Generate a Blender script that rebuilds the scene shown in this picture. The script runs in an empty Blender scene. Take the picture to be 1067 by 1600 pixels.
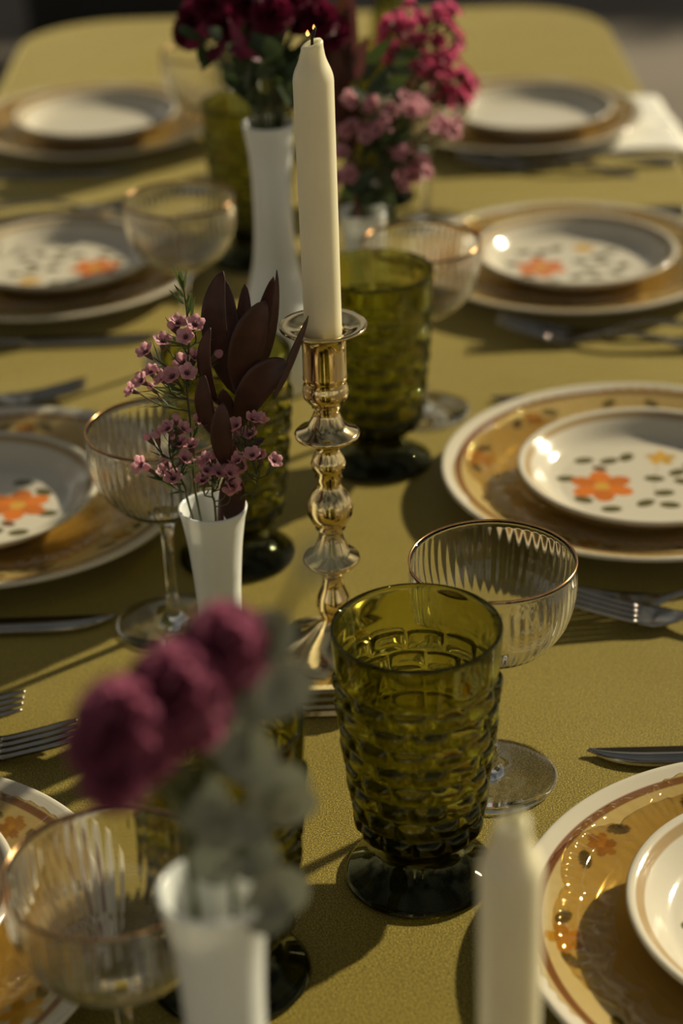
import bpy, math, random
import numpy as np
from mathutils import Vector, Matrix
random.seed(7)
C = bpy.context.scene
COL = C.collection
# ------------------------------------------------------------------ camera
W, H = 1067, 1600
FPX, PITCH, ROLL, CAMH = 3100.0, math.radians(27.85), math.radians(-1.98), 0.642
CP = Vector((0, 0, CAMH))
FW = Vector((0, math.cos(PITCH), -math.sin(PITCH)))
_r = Vector((1, 0, 0)); _u = _r.cross(FW)
RT = _r * math.cos(ROLL) + _u * math.sin(ROLL)
UP = _u * math.cos(ROLL) - _r * math.sin(ROLL)
cd = bpy.data.cameras.new('camera'); cam = bpy.data.objects.new('camera', cd); COL.objects.link(cam)
M = Matrix((RT, UP, -FW)).transposed().to_4x4(); M.translation = CP
cam.matrix_world = M
cd.sensor_fit = 'VERTICAL'; cd.sensor_height = 36.0; cd.lens = FPX / H * 36.0
cd.clip_start = 0.02
cd.dof.use_dof = True; cd.dof.focus_distance = 1.045; cd.dof.aperture_fstop = cd.lens / 14.8
C.camera = cam
# ------------------------------------------------------------------ sky
w = bpy.data.worlds.new('world'); C.world = w; w.use_nodes = True
nt = w.node_tree; nt.nodes.clear()
bg = nt.nodes.new('ShaderNodeBackground'); ow = nt.nodes.new('ShaderNodeOutputWorld')
tc = nt.nodes.new('ShaderNodeTexCoord'); sp = nt.nodes.new('ShaderNodeSeparateXYZ'); cr = nt.nodes.new('ShaderNodeValToRGB')
nt.links.new(tc.outputs['Generated'], sp.inputs[0]); nt.links.new(sp.outputs['Z'], cr.inputs[0])
wn = nt.nodes.new('ShaderNodeTexNoise'); wn.inputs['Scale'].default_value = 3.5; wn.inputs['Detail'].default_value = 6
wr = nt.nodes.new('ShaderNodeValToRGB'); wr.color_ramp.elements[0].position = .38; wr.color_ramp.elements[1].position = .62
wr.color_ramp.elements[0].color = (.35, .35, .35, 1); wr.color_ramp.elements[1].color = (1.6, 1.6, 1.6, 1)
wm = nt.nodes.new('ShaderNodeMixRGB'); wm.blend_type = 'MULTIPLY'; wm.inputs[0].default_value = 1
nt.links.new(tc.outputs['Generated'], wn.inputs['Vector']); nt.links.new(wn.outputs['Fac'], wr.inputs[0])
nt.links.new(cr.outputs[0], wm.inputs[1]); nt.links.new(wr.outputs[0], wm.inputs[2]); nt.links.new(wm.outputs[0], bg.inputs[0]); nt.links.new(bg.outputs[0], ow.inputs[0])
e = cr.color_ramp.elements
e[0].position = 0.0; e[0].color = (0.80, 0.73, 0.58, 1)
e[1].position = 1.0; e[1].color = (0.15, 0.16, 0.17, 1)
m_ = e.new(0.27); m_.color = (0.56, 0.53, 0.45, 1)
m_ = e.new(0.50); m_.color = (0.20, 0.20, 0.185, 1)
bg.inputs[1].default_value = 0.60
# ------------------------------------------------------------------ sun
SUN_DIR = Vector((-0.80 * math.cos(math.radians(28)), -0.60 * math.cos(math.radians(28)), -math.sin(math.radians(28))))
sd = bpy.data.lights.new('sun', 'SUN'); so = bpy.data.objects.new('sun', sd); COL.objects.link(so)
so.rotation_euler = SUN_DIR.to_track_quat('-Z', 'Y').to_euler(); so.location = (2, 2, 2)
sd.energy = 5.2; sd.color = (1.0, 0.89, 0.63); sd.angle = math.radians(1.6)
# ------------------------------------------------------------------ exposure, renderer
vs = C.view_settings
vs.view_transform = 'Standard'; vs.look = 'None'; vs.gamma = 1.0; vs.use_curve_mapping = False
vs.exposure = 0.08
cy = C.cycles
cy.max_bounces = 20; cy.transmission_bounces = 18; cy.transparent_max_bounces = 16; cy.glossy_bounces = 8; cy.diffuse_bounces = 3
cy.sample_clamp_indirect = 6.0; cy.caustics_reflective = True; cy.caustics_refractive = True; cy.blur_glossy = 0.3
cy.use_denoising = True
try: cy.denoiser = 'OPENIMAGEDENOISE'
except Exception: pass

# ------------------------------------------------------------------ placing helpers (points of the real place)
def _ray(u, v): return FW + RT * ((u - W / 2) / FPX) - UP * ((v - H / 2) / FPX)
def on(u, v, h=0.0):
    d = _ray(u, v); return CP + d * ((h - CAMH) / d.z)
def py(u, v, y):
    d = _ray(u, v); return CP + d * (y / d.y)
def dz(u, v, z): return CP + _ray(u, v) * z

# ------------------------------------------------------------------ materials
def mat(name):
    m = bpy.data.materials.new(name); m.use_nodes = True
    return m, m.node_tree, m.node_tree.nodes['Principled BSDF']
def simple(name, col, rough=0.5, metal=0.0, noise=0.0, nscale=40.0, bump=0.0, bscale=200.0, spec=0.5, **kw):
    m, t, b = mat(name)
    b.inputs['Base Color'].default_value = (*col, 1); b.inputs['Roughness'].default_value = rough
    b.inputs['Metallic'].default_value = metal; b.inputs['Specular IOR Level'].default_value = spec
    for k, v in kw.items():
        b.inputs[k.replace('_', ' ')].default_value = v
    if noise:
        n = t.nodes.new('ShaderNodeTexNoise'); n.inputs['Scale'].default_value = nscale; n.inputs['Detail'].default_value = 5
        tcn = t.nodes.new('ShaderNodeTexCoord'); t.links.new(tcn.outputs['Object'], n.inputs['Vector'])
        r = t.nodes.new('ShaderNodeValToRGB')
        r.color_ramp.elements[0].position = .3; r.color_ramp.elements[1].position = .7
        r.color_ramp.elements[0].color = (*[c * (1 - noise) for c in col], 1)
        r.color_ramp.elements[1].color = (*[min(1, c * (1 + noise)) for c in col], 1)
        t.links.new(n.outputs['Fac'], r.inputs[0]); t.links.new(r.outputs[0], b.inputs['Base Color'])
    if bump:
        n = t.nodes.new('ShaderNodeTexNoise'); n.inputs['Scale'].default_value = bscale; n.inputs['Detail'].default_value = 3
        tcn = t.nodes.new('ShaderNodeTexCoord'); t.links.new(tcn.outputs['Object'], n.inputs['Vector'])
        bp = t.nodes.new('ShaderNodeBump'); bp.inputs['Strength'].default_value = bump; bp.inputs['Distance'].default_value = .001
        t.links.new(n.outputs['Fac'], bp.inputs['Height']); t.links.new(bp.outputs[0], b.inputs['Normal'])
    return m
def glass(name, col, rough=0.0, ior=1.47, absorb=None, density=0.0):
    m = bpy.data.materials.new(name); m.use_nodes = True; t = m.node_tree; t.nodes.clear()
    o = t.nodes.new('ShaderNodeOutputMaterial'); g = t.nodes.new('ShaderNodeBsdfGlass')
    g.inputs['Color'].default_value = (*col, 1); g.inputs['Roughness'].default_value = rough; g.inputs['IOR'].default_value = ior
    t.links.new(g.outputs[0], o.inputs['Surface'])
    if absorb:
        a = t.nodes.new('ShaderNodeVolumeAbsorption'); a.inputs['Color'].default_value = (*absorb, 1); a.inputs['Density'].default_value = density
        t.links.new(a.outputs[0], o.inputs['Volume'])
    return m, t, g
def leafmat(name, col, trans, rough=0.45, noise=0.25, tm=0.3):
    m = simple(name, col, rough, noise=noise, nscale=90)
    t = m.node_tree; b = t.nodes['Principled BSDF']; o = [n for n in t.nodes if n.type == 'OUTPUT_MATERIAL'][0]
    tr = t.nodes.new('ShaderNodeBsdfTranslucent'); tr.inputs[0].default_value = (*trans, 1)
    mx = t.nodes.new('ShaderNodeMixShader'); mx.inputs[0].default_value = tm
    t.links.new(b.outputs[0], mx.inputs[1]); t.links.new(tr.outputs[0], mx.inputs[2]); t.links.new(mx.outputs[0], o.inputs['Surface'])
    return m
def attrmat(name, rough=0.12, spec=0.5):
    m, t, b = mat(name)
    a = t.nodes.new('ShaderNodeAttribute'); a.attribute_name = 'Print'
    t.links.new(a.outputs['Color'], b.inputs['Base Color']); b.inputs['Roughness'].default_value = rough
    b.inputs['Specular IOR Level'].default_value = spec
    n = t.nodes.new('ShaderNodeTexNoise'); n.inputs['Scale'].default_value = 25
    bp = t.nodes.new('ShaderNodeBump'); bp.inputs['Strength'].default_value = .05; bp.inputs['Distance'].default_value = .002
    t.links.new(n.outputs['Fac'], bp.inputs['Height']); t.links.new(bp.outputs[0], b.inputs['Normal'])
    return m

# satin tablecloth
M_CLOTH, t, b = mat('olive_satin')
b.inputs['Roughness'].default_value = 0.5; b.inputs['Specular IOR Level'].default_value = 0.15
b.inputs['Sheen Weight'].default_value = 0.60; b.inputs['Sheen Roughness'].default_value = 0.4; b.inputs['Sheen Tint'].default_value = (1, .84, .42, 1)
tcn = t.nodes.new('ShaderNodeTexCoord')
n1 = t.nodes.new('ShaderNodeTexNoise'); n1.inputs['Scale'].default_value = 3.0; n1.inputs['Detail'].default_value = 4
n2 = t.nodes.new('ShaderNodeTexNoise'); n2.inputs['Scale'].default_value = 1350; n2.inputs['Detail'].default_value = 2
t.links.new(tcn.outputs['Object'], n1.inputs['Vector']); t.links.new(tcn.outputs['Object'], n2.inputs['Vector'])
r1 = t.nodes.new('ShaderNodeValToRGB'); r1.color_ramp.elements[0].position = .3; r1.color_ramp.elements[1].position = .7
r1.color_ramp.elements[0].color = (.172, .133, .020, 1); r1.color_ramp.elements[1].color = (.215, .167, .028, 1)
r2 = t.nodes.new('ShaderNodeValToRGB'); r2.color_ramp.elements[0].position = .46; r2.color_ramp.elements[1].position = .72
r2.color_ramp.elements[0].color = (.45, .45, .45, 1); r2.color_ramp.elements[1].color = (2.9, 2.75, 2.1, 1)  # weave grain, with the cloth's glitter painted in as bright flecks
mm = t.nodes.new('ShaderNodeMixRGB'); mm.blend_type = 'MULTIPLY'; mm.inputs[0].default_value = 1
t.links.new(n1.outputs['Fac'], r1.inputs[0]); t.links.new(n2.outputs['Fac'], r2.inputs[0])
t.links.new(r1.outputs[0], mm.inputs[1]); t.links.new(r2.outputs[0], mm.inputs[2]); t.links.new(mm.outputs[0], b.inputs['Base Color'])
bp1 = t.nodes.new('ShaderNodeBump'); bp1.inputs['Strength'].default_value = .8; bp1.inputs['Distance'].default_value = .0004
bp2 = t.nodes.new('ShaderNodeBump'); bp2.inputs['Strength'].default_value = .35; bp2.inputs['Distance'].default_value = .02
n3 = t.nodes.new('ShaderNodeTexNoise'); n3.inputs['Scale'].default_value = 5.0; n3.inputs['Detail'].default_value = 2
t.links.new(tcn.outputs['Object'], n3.inputs['Vector'])
t.links.new(n3.outputs['Fac'], bp2.inputs['Height']); t.links.new(n2.outputs['Fac'], bp1.inputs['Height'])
t.links.new(bp2.outputs[0], bp1.inputs['Normal']); t.links.new(bp1.outputs[0], b.inputs['Normal'])

M_FLOOR = simple('paving', (.20, .165, .13), .75, noise=.25, nscale=1.3, bump=.3, bscale=60)
M_PLATE = attrmat('glazed_stoneware')
M_GREEN, _, _ = glass('olive_green_glass', (.84, .84, .45), ior=1.5, absorb=(.43, .41, .018), density=140)
_t = M_GREEN.node_tree; _o = [n for n in _t.nodes if n.type == 'OUTPUT_MATERIAL'][0]; _g = [n for n in _t.nodes if n.type == 'BSDF_GLASS'][0]
_tr = _t.nodes.new('ShaderNodeBsdfTransparent'); _tr.inputs[0].default_value = (.93, .93, .70, 1); _mx = _t.nodes.new('ShaderNodeMixShader'); _mx.inputs[0].default_value = .07
_t.links.new(_g.outputs[0], _mx.inputs[1]); _t.links.new(_tr.outputs[0], _mx.inputs[2]); _t.links.new(_mx.outputs[0], _o.inputs['Surface'])
M_CLEAR, _, _ = glass('clear_crystal', (.985, .98, .965), ior=1.46)
M_AMBER, ta, ga = glass('amber_pressed_glass', (.93, .80, .50), ior=1.40)
_o = [n for n in ta.nodes if n.type == 'OUTPUT_MATERIAL'][0]
_tr = ta.nodes.new('ShaderNodeBsdfTransparent'); _tr.inputs[0].default_value = (.91, .81, .55, 1)
_gl = ta.nodes.new('ShaderNodeBsdfGlossy'); _gl.inputs['Roughness'].default_value = .05; _gl.inputs[0].default_value = (1, .97, .9, 1)
_fr = ta.nodes.new('ShaderNodeFresnel'); _ge = ta.nodes.new('ShaderNodeNewGeometry'); _mr = ta.nodes.new('ShaderNodeMapRange'); _mr.inputs[3].default_value = 1.5; _mr.inputs[4].default_value = 1 / 1.5
ta.links.new(_ge.outputs['Backfacing'], _mr.inputs[0]); ta.links.new(_mr.outputs[0], _fr.inputs[0])
_m1 = ta.nodes.new('ShaderNodeMixShader'); _m2 = ta.nodes.new('ShaderNodeMixShader'); _m1.inputs[0].default_value = .06
ta.links.new(_tr.outputs[0], _m1.inputs[1]); ta.links.new(ga.outputs[0], _m1.inputs[2])
ta.links.new(_fr.outputs[0], _m2.inputs[0]); ta.links.new(_m1.outputs[0], _m2.inputs[1]); ta.links.new(_gl.outputs[0], _m2.inputs[2]); ta.links.new(_m2.outputs[0], _o.inputs['Surface'])
M_GOLD = simple('gold_lustre', (.70, .40, .18), .18, 1.0)
M_BRASS = simple('polished_brass', (.66, .52, .26), .11, 1.0, noise=.18, nscale=60, bump=.12, bscale=90)
M_STEEL = simple('polished_steel', (.34, .32, .28), .17, 1.0, noise=.1, nscale=50)
M_MILK = simple('milk_glass', (.76, .78, .74), .14, Subsurface_Radius=(1, .95, .85), Subsurface_Weight=.3, Subsurface_Scale=.006, noise=.03, nscale=20)
M_WAX = simple('ivory_wax', (.74, .68, .47), .38, Subsurface_Radius=(1, .9, .55), Subsurface_Weight=.45, Subsurface_Scale=.012, noise=.03, nscale=30)
M_WICK = simple('charred_wick', (.012, .010, .009), .9, noise=.4, nscale=900)
M_LINEN = simple('white_linen', (.78, .75, .66), .9, noise=.04, nscale=500, bump=.4, bscale=900)
M_WOOD = simple('table_wood', (.16, .10, .06), .6, noise=.3, nscale=12)
M_BLACK = simple('black_upholstery', (.006, .006, .006), .8, noise=.3, nscale=30)
M_DARKMETAL = simple('dark_metal', (.03, .03, .03), .4, .8, noise=.2)
M_STEM = leafmat('green_stem', (.085, .095, .030), (.10, .12, .03))
M_NEEDLE = leafmat('needle_leaf', (.055, .085, .028), (.10, .14, .03))
M_REDSTEM = simple('red_stem', (.10, .022, .014), .5, noise=.3, nscale=80)
M_BURG = leafmat('burgundy_leaf', (.078, .030, .022), (.12, .034, .016), rough=.42, noise=.30)
M_BURG2 = leafmat('mauve_leaf', (.10, .055, .055), (.10, .03, .03), rough=.45)
M_PINK = leafmat('pale_pink_petal', (.70, .38, .43), (.78, .42, .48), rough=.5, noise=.22, tm=.5)
M_PINKDK = simple('flower_throat', (.10, .02, .03), .6, noise=.3)
M_MAG = leafmat('magenta_petal', (.58, .10, .22), (.75, .14, .28), rough=.55, noise=.35, tm=.5)
M_CRIM = leafmat('crimson_petal', (.15, .008, .035), (.20, .012, .05), rough=.55, noise=.35)
M_ROSE = leafmat('dusky_rose_petal', (.36, .105, .17), (.38, .12, .20), rough=.6, noise=.35, tm=.5)
M_CALYX = leafmat('calyx', (.14, .07, .05), (.14, .09, .04))
M_EUC = leafmat('eucalyptus_leaf', (.27, .27, .20), (.19, .20, .13), rough=.6, noise=.2)
M_LEAFG = leafmat('dark_green_leaf', (.030, .050, .018), (.06, .09, .02), rough=.4)
M_ADDED_HEDGE = simple('added_hedge_leaf', (.018, .028, .010), .6, noise=.5, nscale=6)
M_FLAME = bpy.data.materials.new('flame'); M_FLAME.use_nodes = True
t = M_FLAME.node_tree; t.nodes.clear(); o = t.nodes.new('ShaderNodeOutputMaterial'); em = t.nodes.new('ShaderNodeEmission')
gr = t.nodes.new('ShaderNodeTexCoord'); sx = t.nodes.new('ShaderNodeSeparateXYZ'); rr = t.nodes.new('ShaderNodeValToRGB')
rr.color_ramp.elements[0].color = (1, .62, .20, 1); rr.color_ramp.elements[1].color = (1, .28, .04, 1)
t.links.new(gr.outputs['Generated'], sx.inputs[0]); t.links.new(sx.outputs['Z'], rr.inputs[0]); t.links.new(rr.outputs[0], em.inputs[0])
em.inputs[1].default_value = 2.2; t.links.new(em.outputs[0], o.inputs['Surface'])
# pressed relief for amber plate
nv = ta.nodes.new('ShaderNodeTexVoronoi'); nv.inputs['Scale'].default_value = 160
tcn = ta.nodes.new('ShaderNodeTexCoord'); ta.links.new(tcn.outputs['Object'], nv.inputs['Vector'])
bpn = ta.nodes.new('ShaderNodeBump'); bpn.inputs['Strength'].default_value = .25; bpn.inputs['Distance'].default_value = .0006
ta.links.new(nv.outputs['Distance'], bpn.inputs['Height']); [ta.links.new(bpn.outputs[0], k_.inputs['Normal']) for k_ in (ga, _gl, _fr)]

# ------------------------------------------------------------------ mesh helpers
def mesh(name, v, f, m, smooth=True, mats=None, midx=None):
    me = bpy.data.meshes.new(name); me.from_pydata([tuple(p) for p in v], [], f); me.validate()
    for k in (mats or [m]): me.materials.append(k)
    if smooth: me.polygons.foreach_set('use_smooth', [True] * len(me.polygons))
    if midx: me.polygons.foreach_set('material_index', midx)
    me.update(); return me
def obj(name, me, parent=None, loc=(0, 0, 0), rot=(0, 0, 0), scale=None):
    o = bpy.data.objects.new(name, me); COL.objects.link(o); o.parent = parent
    o.location = loc; o.rotation_euler = rot
    if scale is not None: o.scale = scale if hasattr(scale, '__len__') else (scale,) * 3
    return o
def tag(o, label=None, cat=None, group=None, kind=None):
    if label: o['label'] = label
    if cat: o['category'] = cat
    if group: o['group'] = group
    if kind: o['kind'] = kind
    return o
def empty(name, label, cat, loc=(0, 0, 0), rz=0, group=None):
    return tag(obj(name, None, None, loc, (0, 0, rz)), label, cat, group)
def dup(root, loc, rz=None, label=None, tilt=None):
    r = root.copy(); COL.objects.link(r); r.location = loc
    if rz is not None: r.rotation_euler = (tilt or (0, 0))[:2] + (rz,) if tilt else (0, 0, rz)
    if label: r['label'] = label
    for ch in list(root.children):
        c = ch.copy(); COL.objects.link(c); c.parent = r
        for g in ch.children:
            d = g.copy(); COL.objects.link(d); d.parent = c
    return r
def lathe(prof, n=64, rf=None, closed=False):
    """prof: list of (r,z); rf(i,theta,r,z)->r"""
    v = []; f = []; rows = []
    for i, (r, z) in enumerate(prof):
        if r < 1e-6: rows.append([len(v)]); v.append((0, 0, z)); continue
        row = []
        for k in range(n):
            th = 2 * math.pi * k / n; rr_ = rf(i, th, r, z) if rf else r
            row.append(len(v)); v.append((rr_ * math.cos(th), rr_ * math.sin(th), z))
        rows.append(row)
    seq = list(range(len(rows))) + ([0] if closed else [])
    for a, b_ in zip(seq[:-1], seq[1:]):
        A, B = rows[a], rows[b_]
        if len(A) == 1 and len(B) == 1: continue
        for k in range(n):
            k2 = (k + 1) % n
            if len(A) == 1: f.append((A[0], B[k], B[k2]))
            elif len(B) == 1: f.append((A[k], B[0], A[k2]))
            else: f.append((A[k], B[k], B[k2], A[k2]))
    vol = 0.0
    for q in f:
        a, b_ = v[q[0]], v[q[1]]
        for c in ([v[q[2]]] if len(q) == 3 else [v[q[2]], v[q[3]]]):
            vol += a[0] * (b_[1] * c[2] - b_[2] * c[1]) - a[1] * (b_[0] * c[2] - b_[2] * c[0]) + a[2] * (b_[0] * c[1] - b_[1] * c[0]); b_ = c
    if vol < 0: f = [q[::-1] for q in f]
    return v, f
def spl(pts, n=6):
    """Catmull-Rom through 2D/3D points"""
    P = [np.array(p, float) for p in pts]; P = [2 * P[0] - P[1]] + P + [2 * P[-1] - P[-2]]; out = []
    for i in range(1, len(P) - 2):
        for k in range(n):
            s = k / n; a, b_, c, d = P[i - 1:i + 3]
            out.append(.5 * ((2 * b_) + (c - a) * s + (2 * a - 5 * b_ + 4 * c - d) * s * s + (3 * b_ - a - 3 * c + d) * s ** 3))
    out.append(P[-2]); return out
def tube(pts, rad, n=6, cap=True):
    v = []; f = []; N = len(pts); pts = [Vector(p) for p in pts]; up = Vector((.31, .17, .93))
    for i, p in enumerate(pts):
        d = (pts[min(i + 1, N - 1)] - pts[max(i - 1, 0)]).normalized()
        a = d.cross(up);
        if a.length < .05: a = d.cross(Vector((1, 0, 0)))
        a.normalize(); b_ = d.cross(a); r = rad[i] if hasattr(rad, '__len__') else rad
        for k in range(n):
            th = 2 * math.pi * k / n; v.append(p + a * (r * math.cos(th)) + b_ * (r * math.sin(th)))
    for i in range(N - 1):
        for k in range(n): f.append((i * n + k, i * n + (k + 1) % n, (i + 1) * n + (k + 1) % n, (i + 1) * n + k))
    if cap: f.append(tuple(range(n))[::-1]); f.append(tuple(range((N - 1) * n, N * n)))
    return v, f
class MB:
    def __init__(s): s.v = []; s.f = []; s.m = []
    def add(s, vf, mi=0):
        o = len(s.v); s.v += [tuple(p) for p in vf[0]]; s.f += [tuple(i + o for i in q) for q in vf[1]]; s.m += [mi] * len(vf[1])
    def build(s, name, m, smooth=True, mats=None): return mesh(name, s.v, s.f, m, smooth, mats, s.m if mats else None)
def box(c, d):
    x, y, z = c; a, b_, h = d[0] / 2, d[1] / 2, d[2] / 2
    v = [(x + i * a, y + j * b_, z + k * h) for i in (-1, 1) for j in (-1, 1) for k in (-1, 1)]
    return v, [(0, 1, 3, 2), (4, 6, 7, 5), (0, 4, 5, 1), (2, 3, 7, 6), (0, 2, 6, 4), (1, 5, 7, 3)]
def bevbox(c, d, r=.01):
    x, y, z = c; a, b_, h = d[0] / 2, d[1] / 2, d[2] / 2; v = []; f = []
    lv = [(-h, -r), (-h + r, 0), (h - r, 0), (h, -r)]; rings = []
    for zz, ins in lv:
        A, B = a + ins, b_ + ins; q = r * .6
        ring = [(A - q, -B), (A, -B + q), (A, B - q), (A - q, B), (-A + q, B), (-A, B - q), (-A, -B + q), (-A + q, -B)]
        rings.append([len(v) + i for i in range(8)]); v += [(x + p[0], y + p[1], z + zz) for p in ring]
    f.append(tuple(rings[0][::-1])); f.append(tuple(rings[-1]))
    for A, B in zip(rings[:-1], rings[1:]):
        for k in range(8): f.append((A[k], A[(k + 1) % 8], B[(k + 1) % 8], B[k]))
    return v, f
def blade(B, T, width, ctrl=None, nrm=None, n=10, m=4, fold=.18, shape=.55, pw=.8):
    """leaf surface from base B to tip T, as a curved folded blade"""
    B, T = Vector(B), Vector(T); c = Vector(ctrl) if ctrl is not None else (B + T) / 2
    nrm = Vector(nrm).normalized() if nrm is not None else -FW
    v = []; f = []
    for i in range(n + 1):
        s = i / n; p = B * (1 - s) ** 2 + c * 2 * s * (1 - s) + T * s * s
        d = ((c - B) * (1 - s) + (T - c) * s).normalized(); side = d.cross(nrm).normalized(); nn = side.cross(d).normalized()
        wd = width / 2 * (max(0, math.sin(math.pi * min(1, s ** shape))) ** pw if s < .999 else 0)
        wd = max(wd, width * .035 if s < .5 else width * .004)
        for j in range(m + 1):
            q = j / m * 2 - 1; v.append(p + side * (wd * q) + nn * (wd * fold * (abs(q) ** 1.5)))
    for i in range(n):
        for j in range(m):
            a = i * (m + 1) + j; f.append((a, a + 1, a + m + 2, a + m + 1))
    return v, f

# ------------------------------------------------------------------ SETTING
fl = mesh('floor', [(-9, -6, -.75), (9, -6, -.75), (9, 14, -.75), (-9, 14, -.75)], [(0, 1, 2, 3)], M_FLOOR, False)
tag(obj('floor', fl), kind='structure')

# clipped shrubs added out of view to shade the floor beyond the table
hb = MB()
hx0, hx1, hy0, hy1, hz = -6.0, 6.5, 7.6, 8.6, 1.25
core = box(((hx0 + hx1) / 2, (hy0 + hy1) / 2, (hz - .75) / 2 - .02), (hx1 - hx0 - .1, hy1 - hy0 - .1, hz + .70))
hb.add(core)
for k in range(7000):
    if random.random() < .65: p = Vector((random.uniform(hx0, hx1), hy0 + random.gauss(0, .05), random.uniform(-.73, hz)))
    else: p = Vector((random.uniform(hx0, hx1), random.uniform(hy0, hy1), hz + random.gauss(0, .05)))
    d = Vector((random.gauss(0, 1), random.gauss(-.4, 1), random.gauss(.3, 1))).normalized() * .09
    s = d.cross(Vector((random.gauss(0, 1), random.gauss(0, 1), random.gauss(0, 1)))).normalized() * .035
    hb.add(([p, p + d * .5 + s, p + d, p + d * .5 - s], [(0, 1, 2, 3)]))
hd = obj('added_hedge', hb.build('added_hedge', M_ADDED_HEDGE, False)); tag(hd, 'unseen clipped shrub row added to shade the floor far behind the table', 'added_hedge', kind='stuff')

# black upholstered bench past the table's far left corner
bench = empty('bench', 'low black upholstered bench beyond the far end of the table', 'bench', (-.37, 5.2, -.75), .05)
q = MB(); q.add(bevbox((0, 0, .27), (.76, .5, .42), .03)); obj('seat', q.build('bench_seat', M_BLACK), bench)
lg = MB(); lg.add(bevbox((0, 0, .025), (.05, .05, .05), .005)); lgm = lg.build('bench_leg', M_DARKMETAL, False)
for i in (-1, 1):
    for j in (-1, 1): obj('leg', lgm, bench, (i * .33, j * .19, 0))
q = MB(); q.add(bevbox((0, 0, .052), (.70, .42, .016), .004)); obj('frame', q.build('bench_frame', M_DARKMETAL, False), bench)

# ------------------------------------------------------------------ TABLE + CLOTH
X0, X1, Y0, Y1 = -.392, .362, .17, 2.64
def outline(ins=0.0, R=.13, n=14):
    x0, x1, y0, y1 = X0 + ins, X1 - ins, Y0 + ins, Y1 - ins; R = max(.02, R - ins); p = []
    for cx, cy_, a0 in ((x1 - R, y0 + R, -90), (x1 - R, y1 - R, 0), (x0 + R, y1 - R, 90), (x0 + R, y0 + R, 180)):
        for k in range(n + 1):
            a = math.radians(a0 + 90 * k / n); p.append((cx + R * math.cos(a), cy_ + R * math.sin(a)))
    # subdivide the straight runs
    out = []
    for i, a in enumerate(p):
        b_ = p[(i + 1) % len(p)]; L = math.hypot(b_[0] - a[0], b_[1] - a[1]); k = max(1, int(L / .02))
        for j in range(k): out.append((a[0] + (b_[0] - a[0]) * j / k, a[1] + (b_[1] - a[1]) * j / k))
    return out
base = outline(); N = len(base); cxm, cym = (X0 + X1) / 2, (Y0 + Y1) / 2
nrm = []
for i in range(N):
    a = base[i - 1]; b_ = base[(i + 1) % N]; tx, ty = b_[0] - a[0], b_[1] - a[1]; L = math.hypot(tx, ty) or 1
    nrm.append((ty / L, -tx / L))
rings = []; v = []; f = []
levels = [(-.012, 0.0), (-.004, -.0012), (0, -.005), (.0015, -.012)]
for k in range(1, 15):
    levels.append((.0015 + .0, -.012 - .040 * k))
for li, (off, z) in enumerate(levels):
    row = []
    for i, (x, y) in enumerate(base):
        dep = max(0, -z - .02)
        s = i * .02
        wv = dep * (.055 + .10 * math.sin(s * 17 + 1.2 * math.sin(s * 5)) + .05 * math.sin(s * 41))
        o_ = off + max(wv, -.02)
        row.append(len(v)); v.append((x + nrm[i][0] * o_, y + nrm[i][1] * o_, z))
    rings.append(row)
f.append(tuple(rings[0]))
for A, B in zip(rings[:-1], rings[1:]):
    for k in range(N): f.append((A[k], B[k], B[(k + 1) % N], A[(k + 1) % N]))
cl = obj('tablecloth', mesh('tablecloth', v, f, M_CLOTH)); tag(cl, 'olive gold satin tablecloth covering the long banquet table', 'tablecloth')

tb = empty('banquet_table', 'long banquet table hidden under the olive gold cloth', 'table', (cxm, cym, -.75))
o2 = outline(.012); n2 = len(o2)
v = [(x - cxm, y - cym, .748) for x, y in o2] + [(x - cxm, y - cym, .722) for x, y in o2]
obj('tabletop', mesh('tabletop', v, [tuple(range(n2)), tuple(range(2 * n2 - 1, n2 - 1, -1))] + [(i, i + n2, (i + 1) % n2 + n2, (i + 1) % n2) for i in range(n2)], M_WOOD, False), tb)
q = MB(); q.add(tube([(0, 0, 0), (0, 0, .725)], .014, 12)); lm = q.build('table_leg', M_DARKMETAL)
for i in (-1, 1):
    for j in (-1, 1): obj('leg', lm, tb, (i * .26, j * .95, 0))

# ------------------------------------------------------------------ PLATES
CREAM = np.array((.60, .545, .43)); BROWN = np.array((.17, .055, .018)); TAN = np.array((.34, .22, .08)); ORG = np.array((.62, .17, .015))
GRN = np.array((.10, .085, .022)); YEL = np.array((.58, .33, .04)); DKB = np.array((.13, .06, .015))
def smix(c, d, a): return c * (1 - a) + d * a
def ell(x, y, cx, cy_, a, b_, ang, soft=.12):
    c, s = math.cos(ang), math.sin(ang); u = ((x - cx) * c + (y - cy_) * s) / a; v_ = (-(x - cx) * s + (y - cy_) * c) / b_
    return np.clip((1 - np.sqrt(u * u + v_ * v_)) / soft, 0, 1)[:, None]
def flower(col, x, y, cx, cy_, R, colp, rot=0.3, n=6):
    for k in range(n):
        a = rot + 2 * math.pi * k / n
        al = ell(x, y, cx + R * .58 * math.cos(a), cy_ + R * .58 * math.sin(a), R * .42, R * .33, a)
        shade = colp * (1 if k % 2 else .82)
        col = col * (1 - al) + shade * al
    al = ell(x, y, cx, cy_, R * .24, R * .24, 0)
    return col * (1 - al) + YEL * al
LEAVES = [(-.0385, .037, .2), (-.021, .035, .4), (-.008, .040, 1.0), (-.054, .010, 0), (.0065, .006, -.2), (.010, -.016, .1), (.024, .014, .5), (.026, 0, -.4),
          (-.005, -.030, .6), (.011, -.034, -.2), (-.029, -.037, 0), (.040, -.012, .9), (.036, .024, .2), (.030, -.028, -.7), (-.046, -.022, -.6)]
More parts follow.
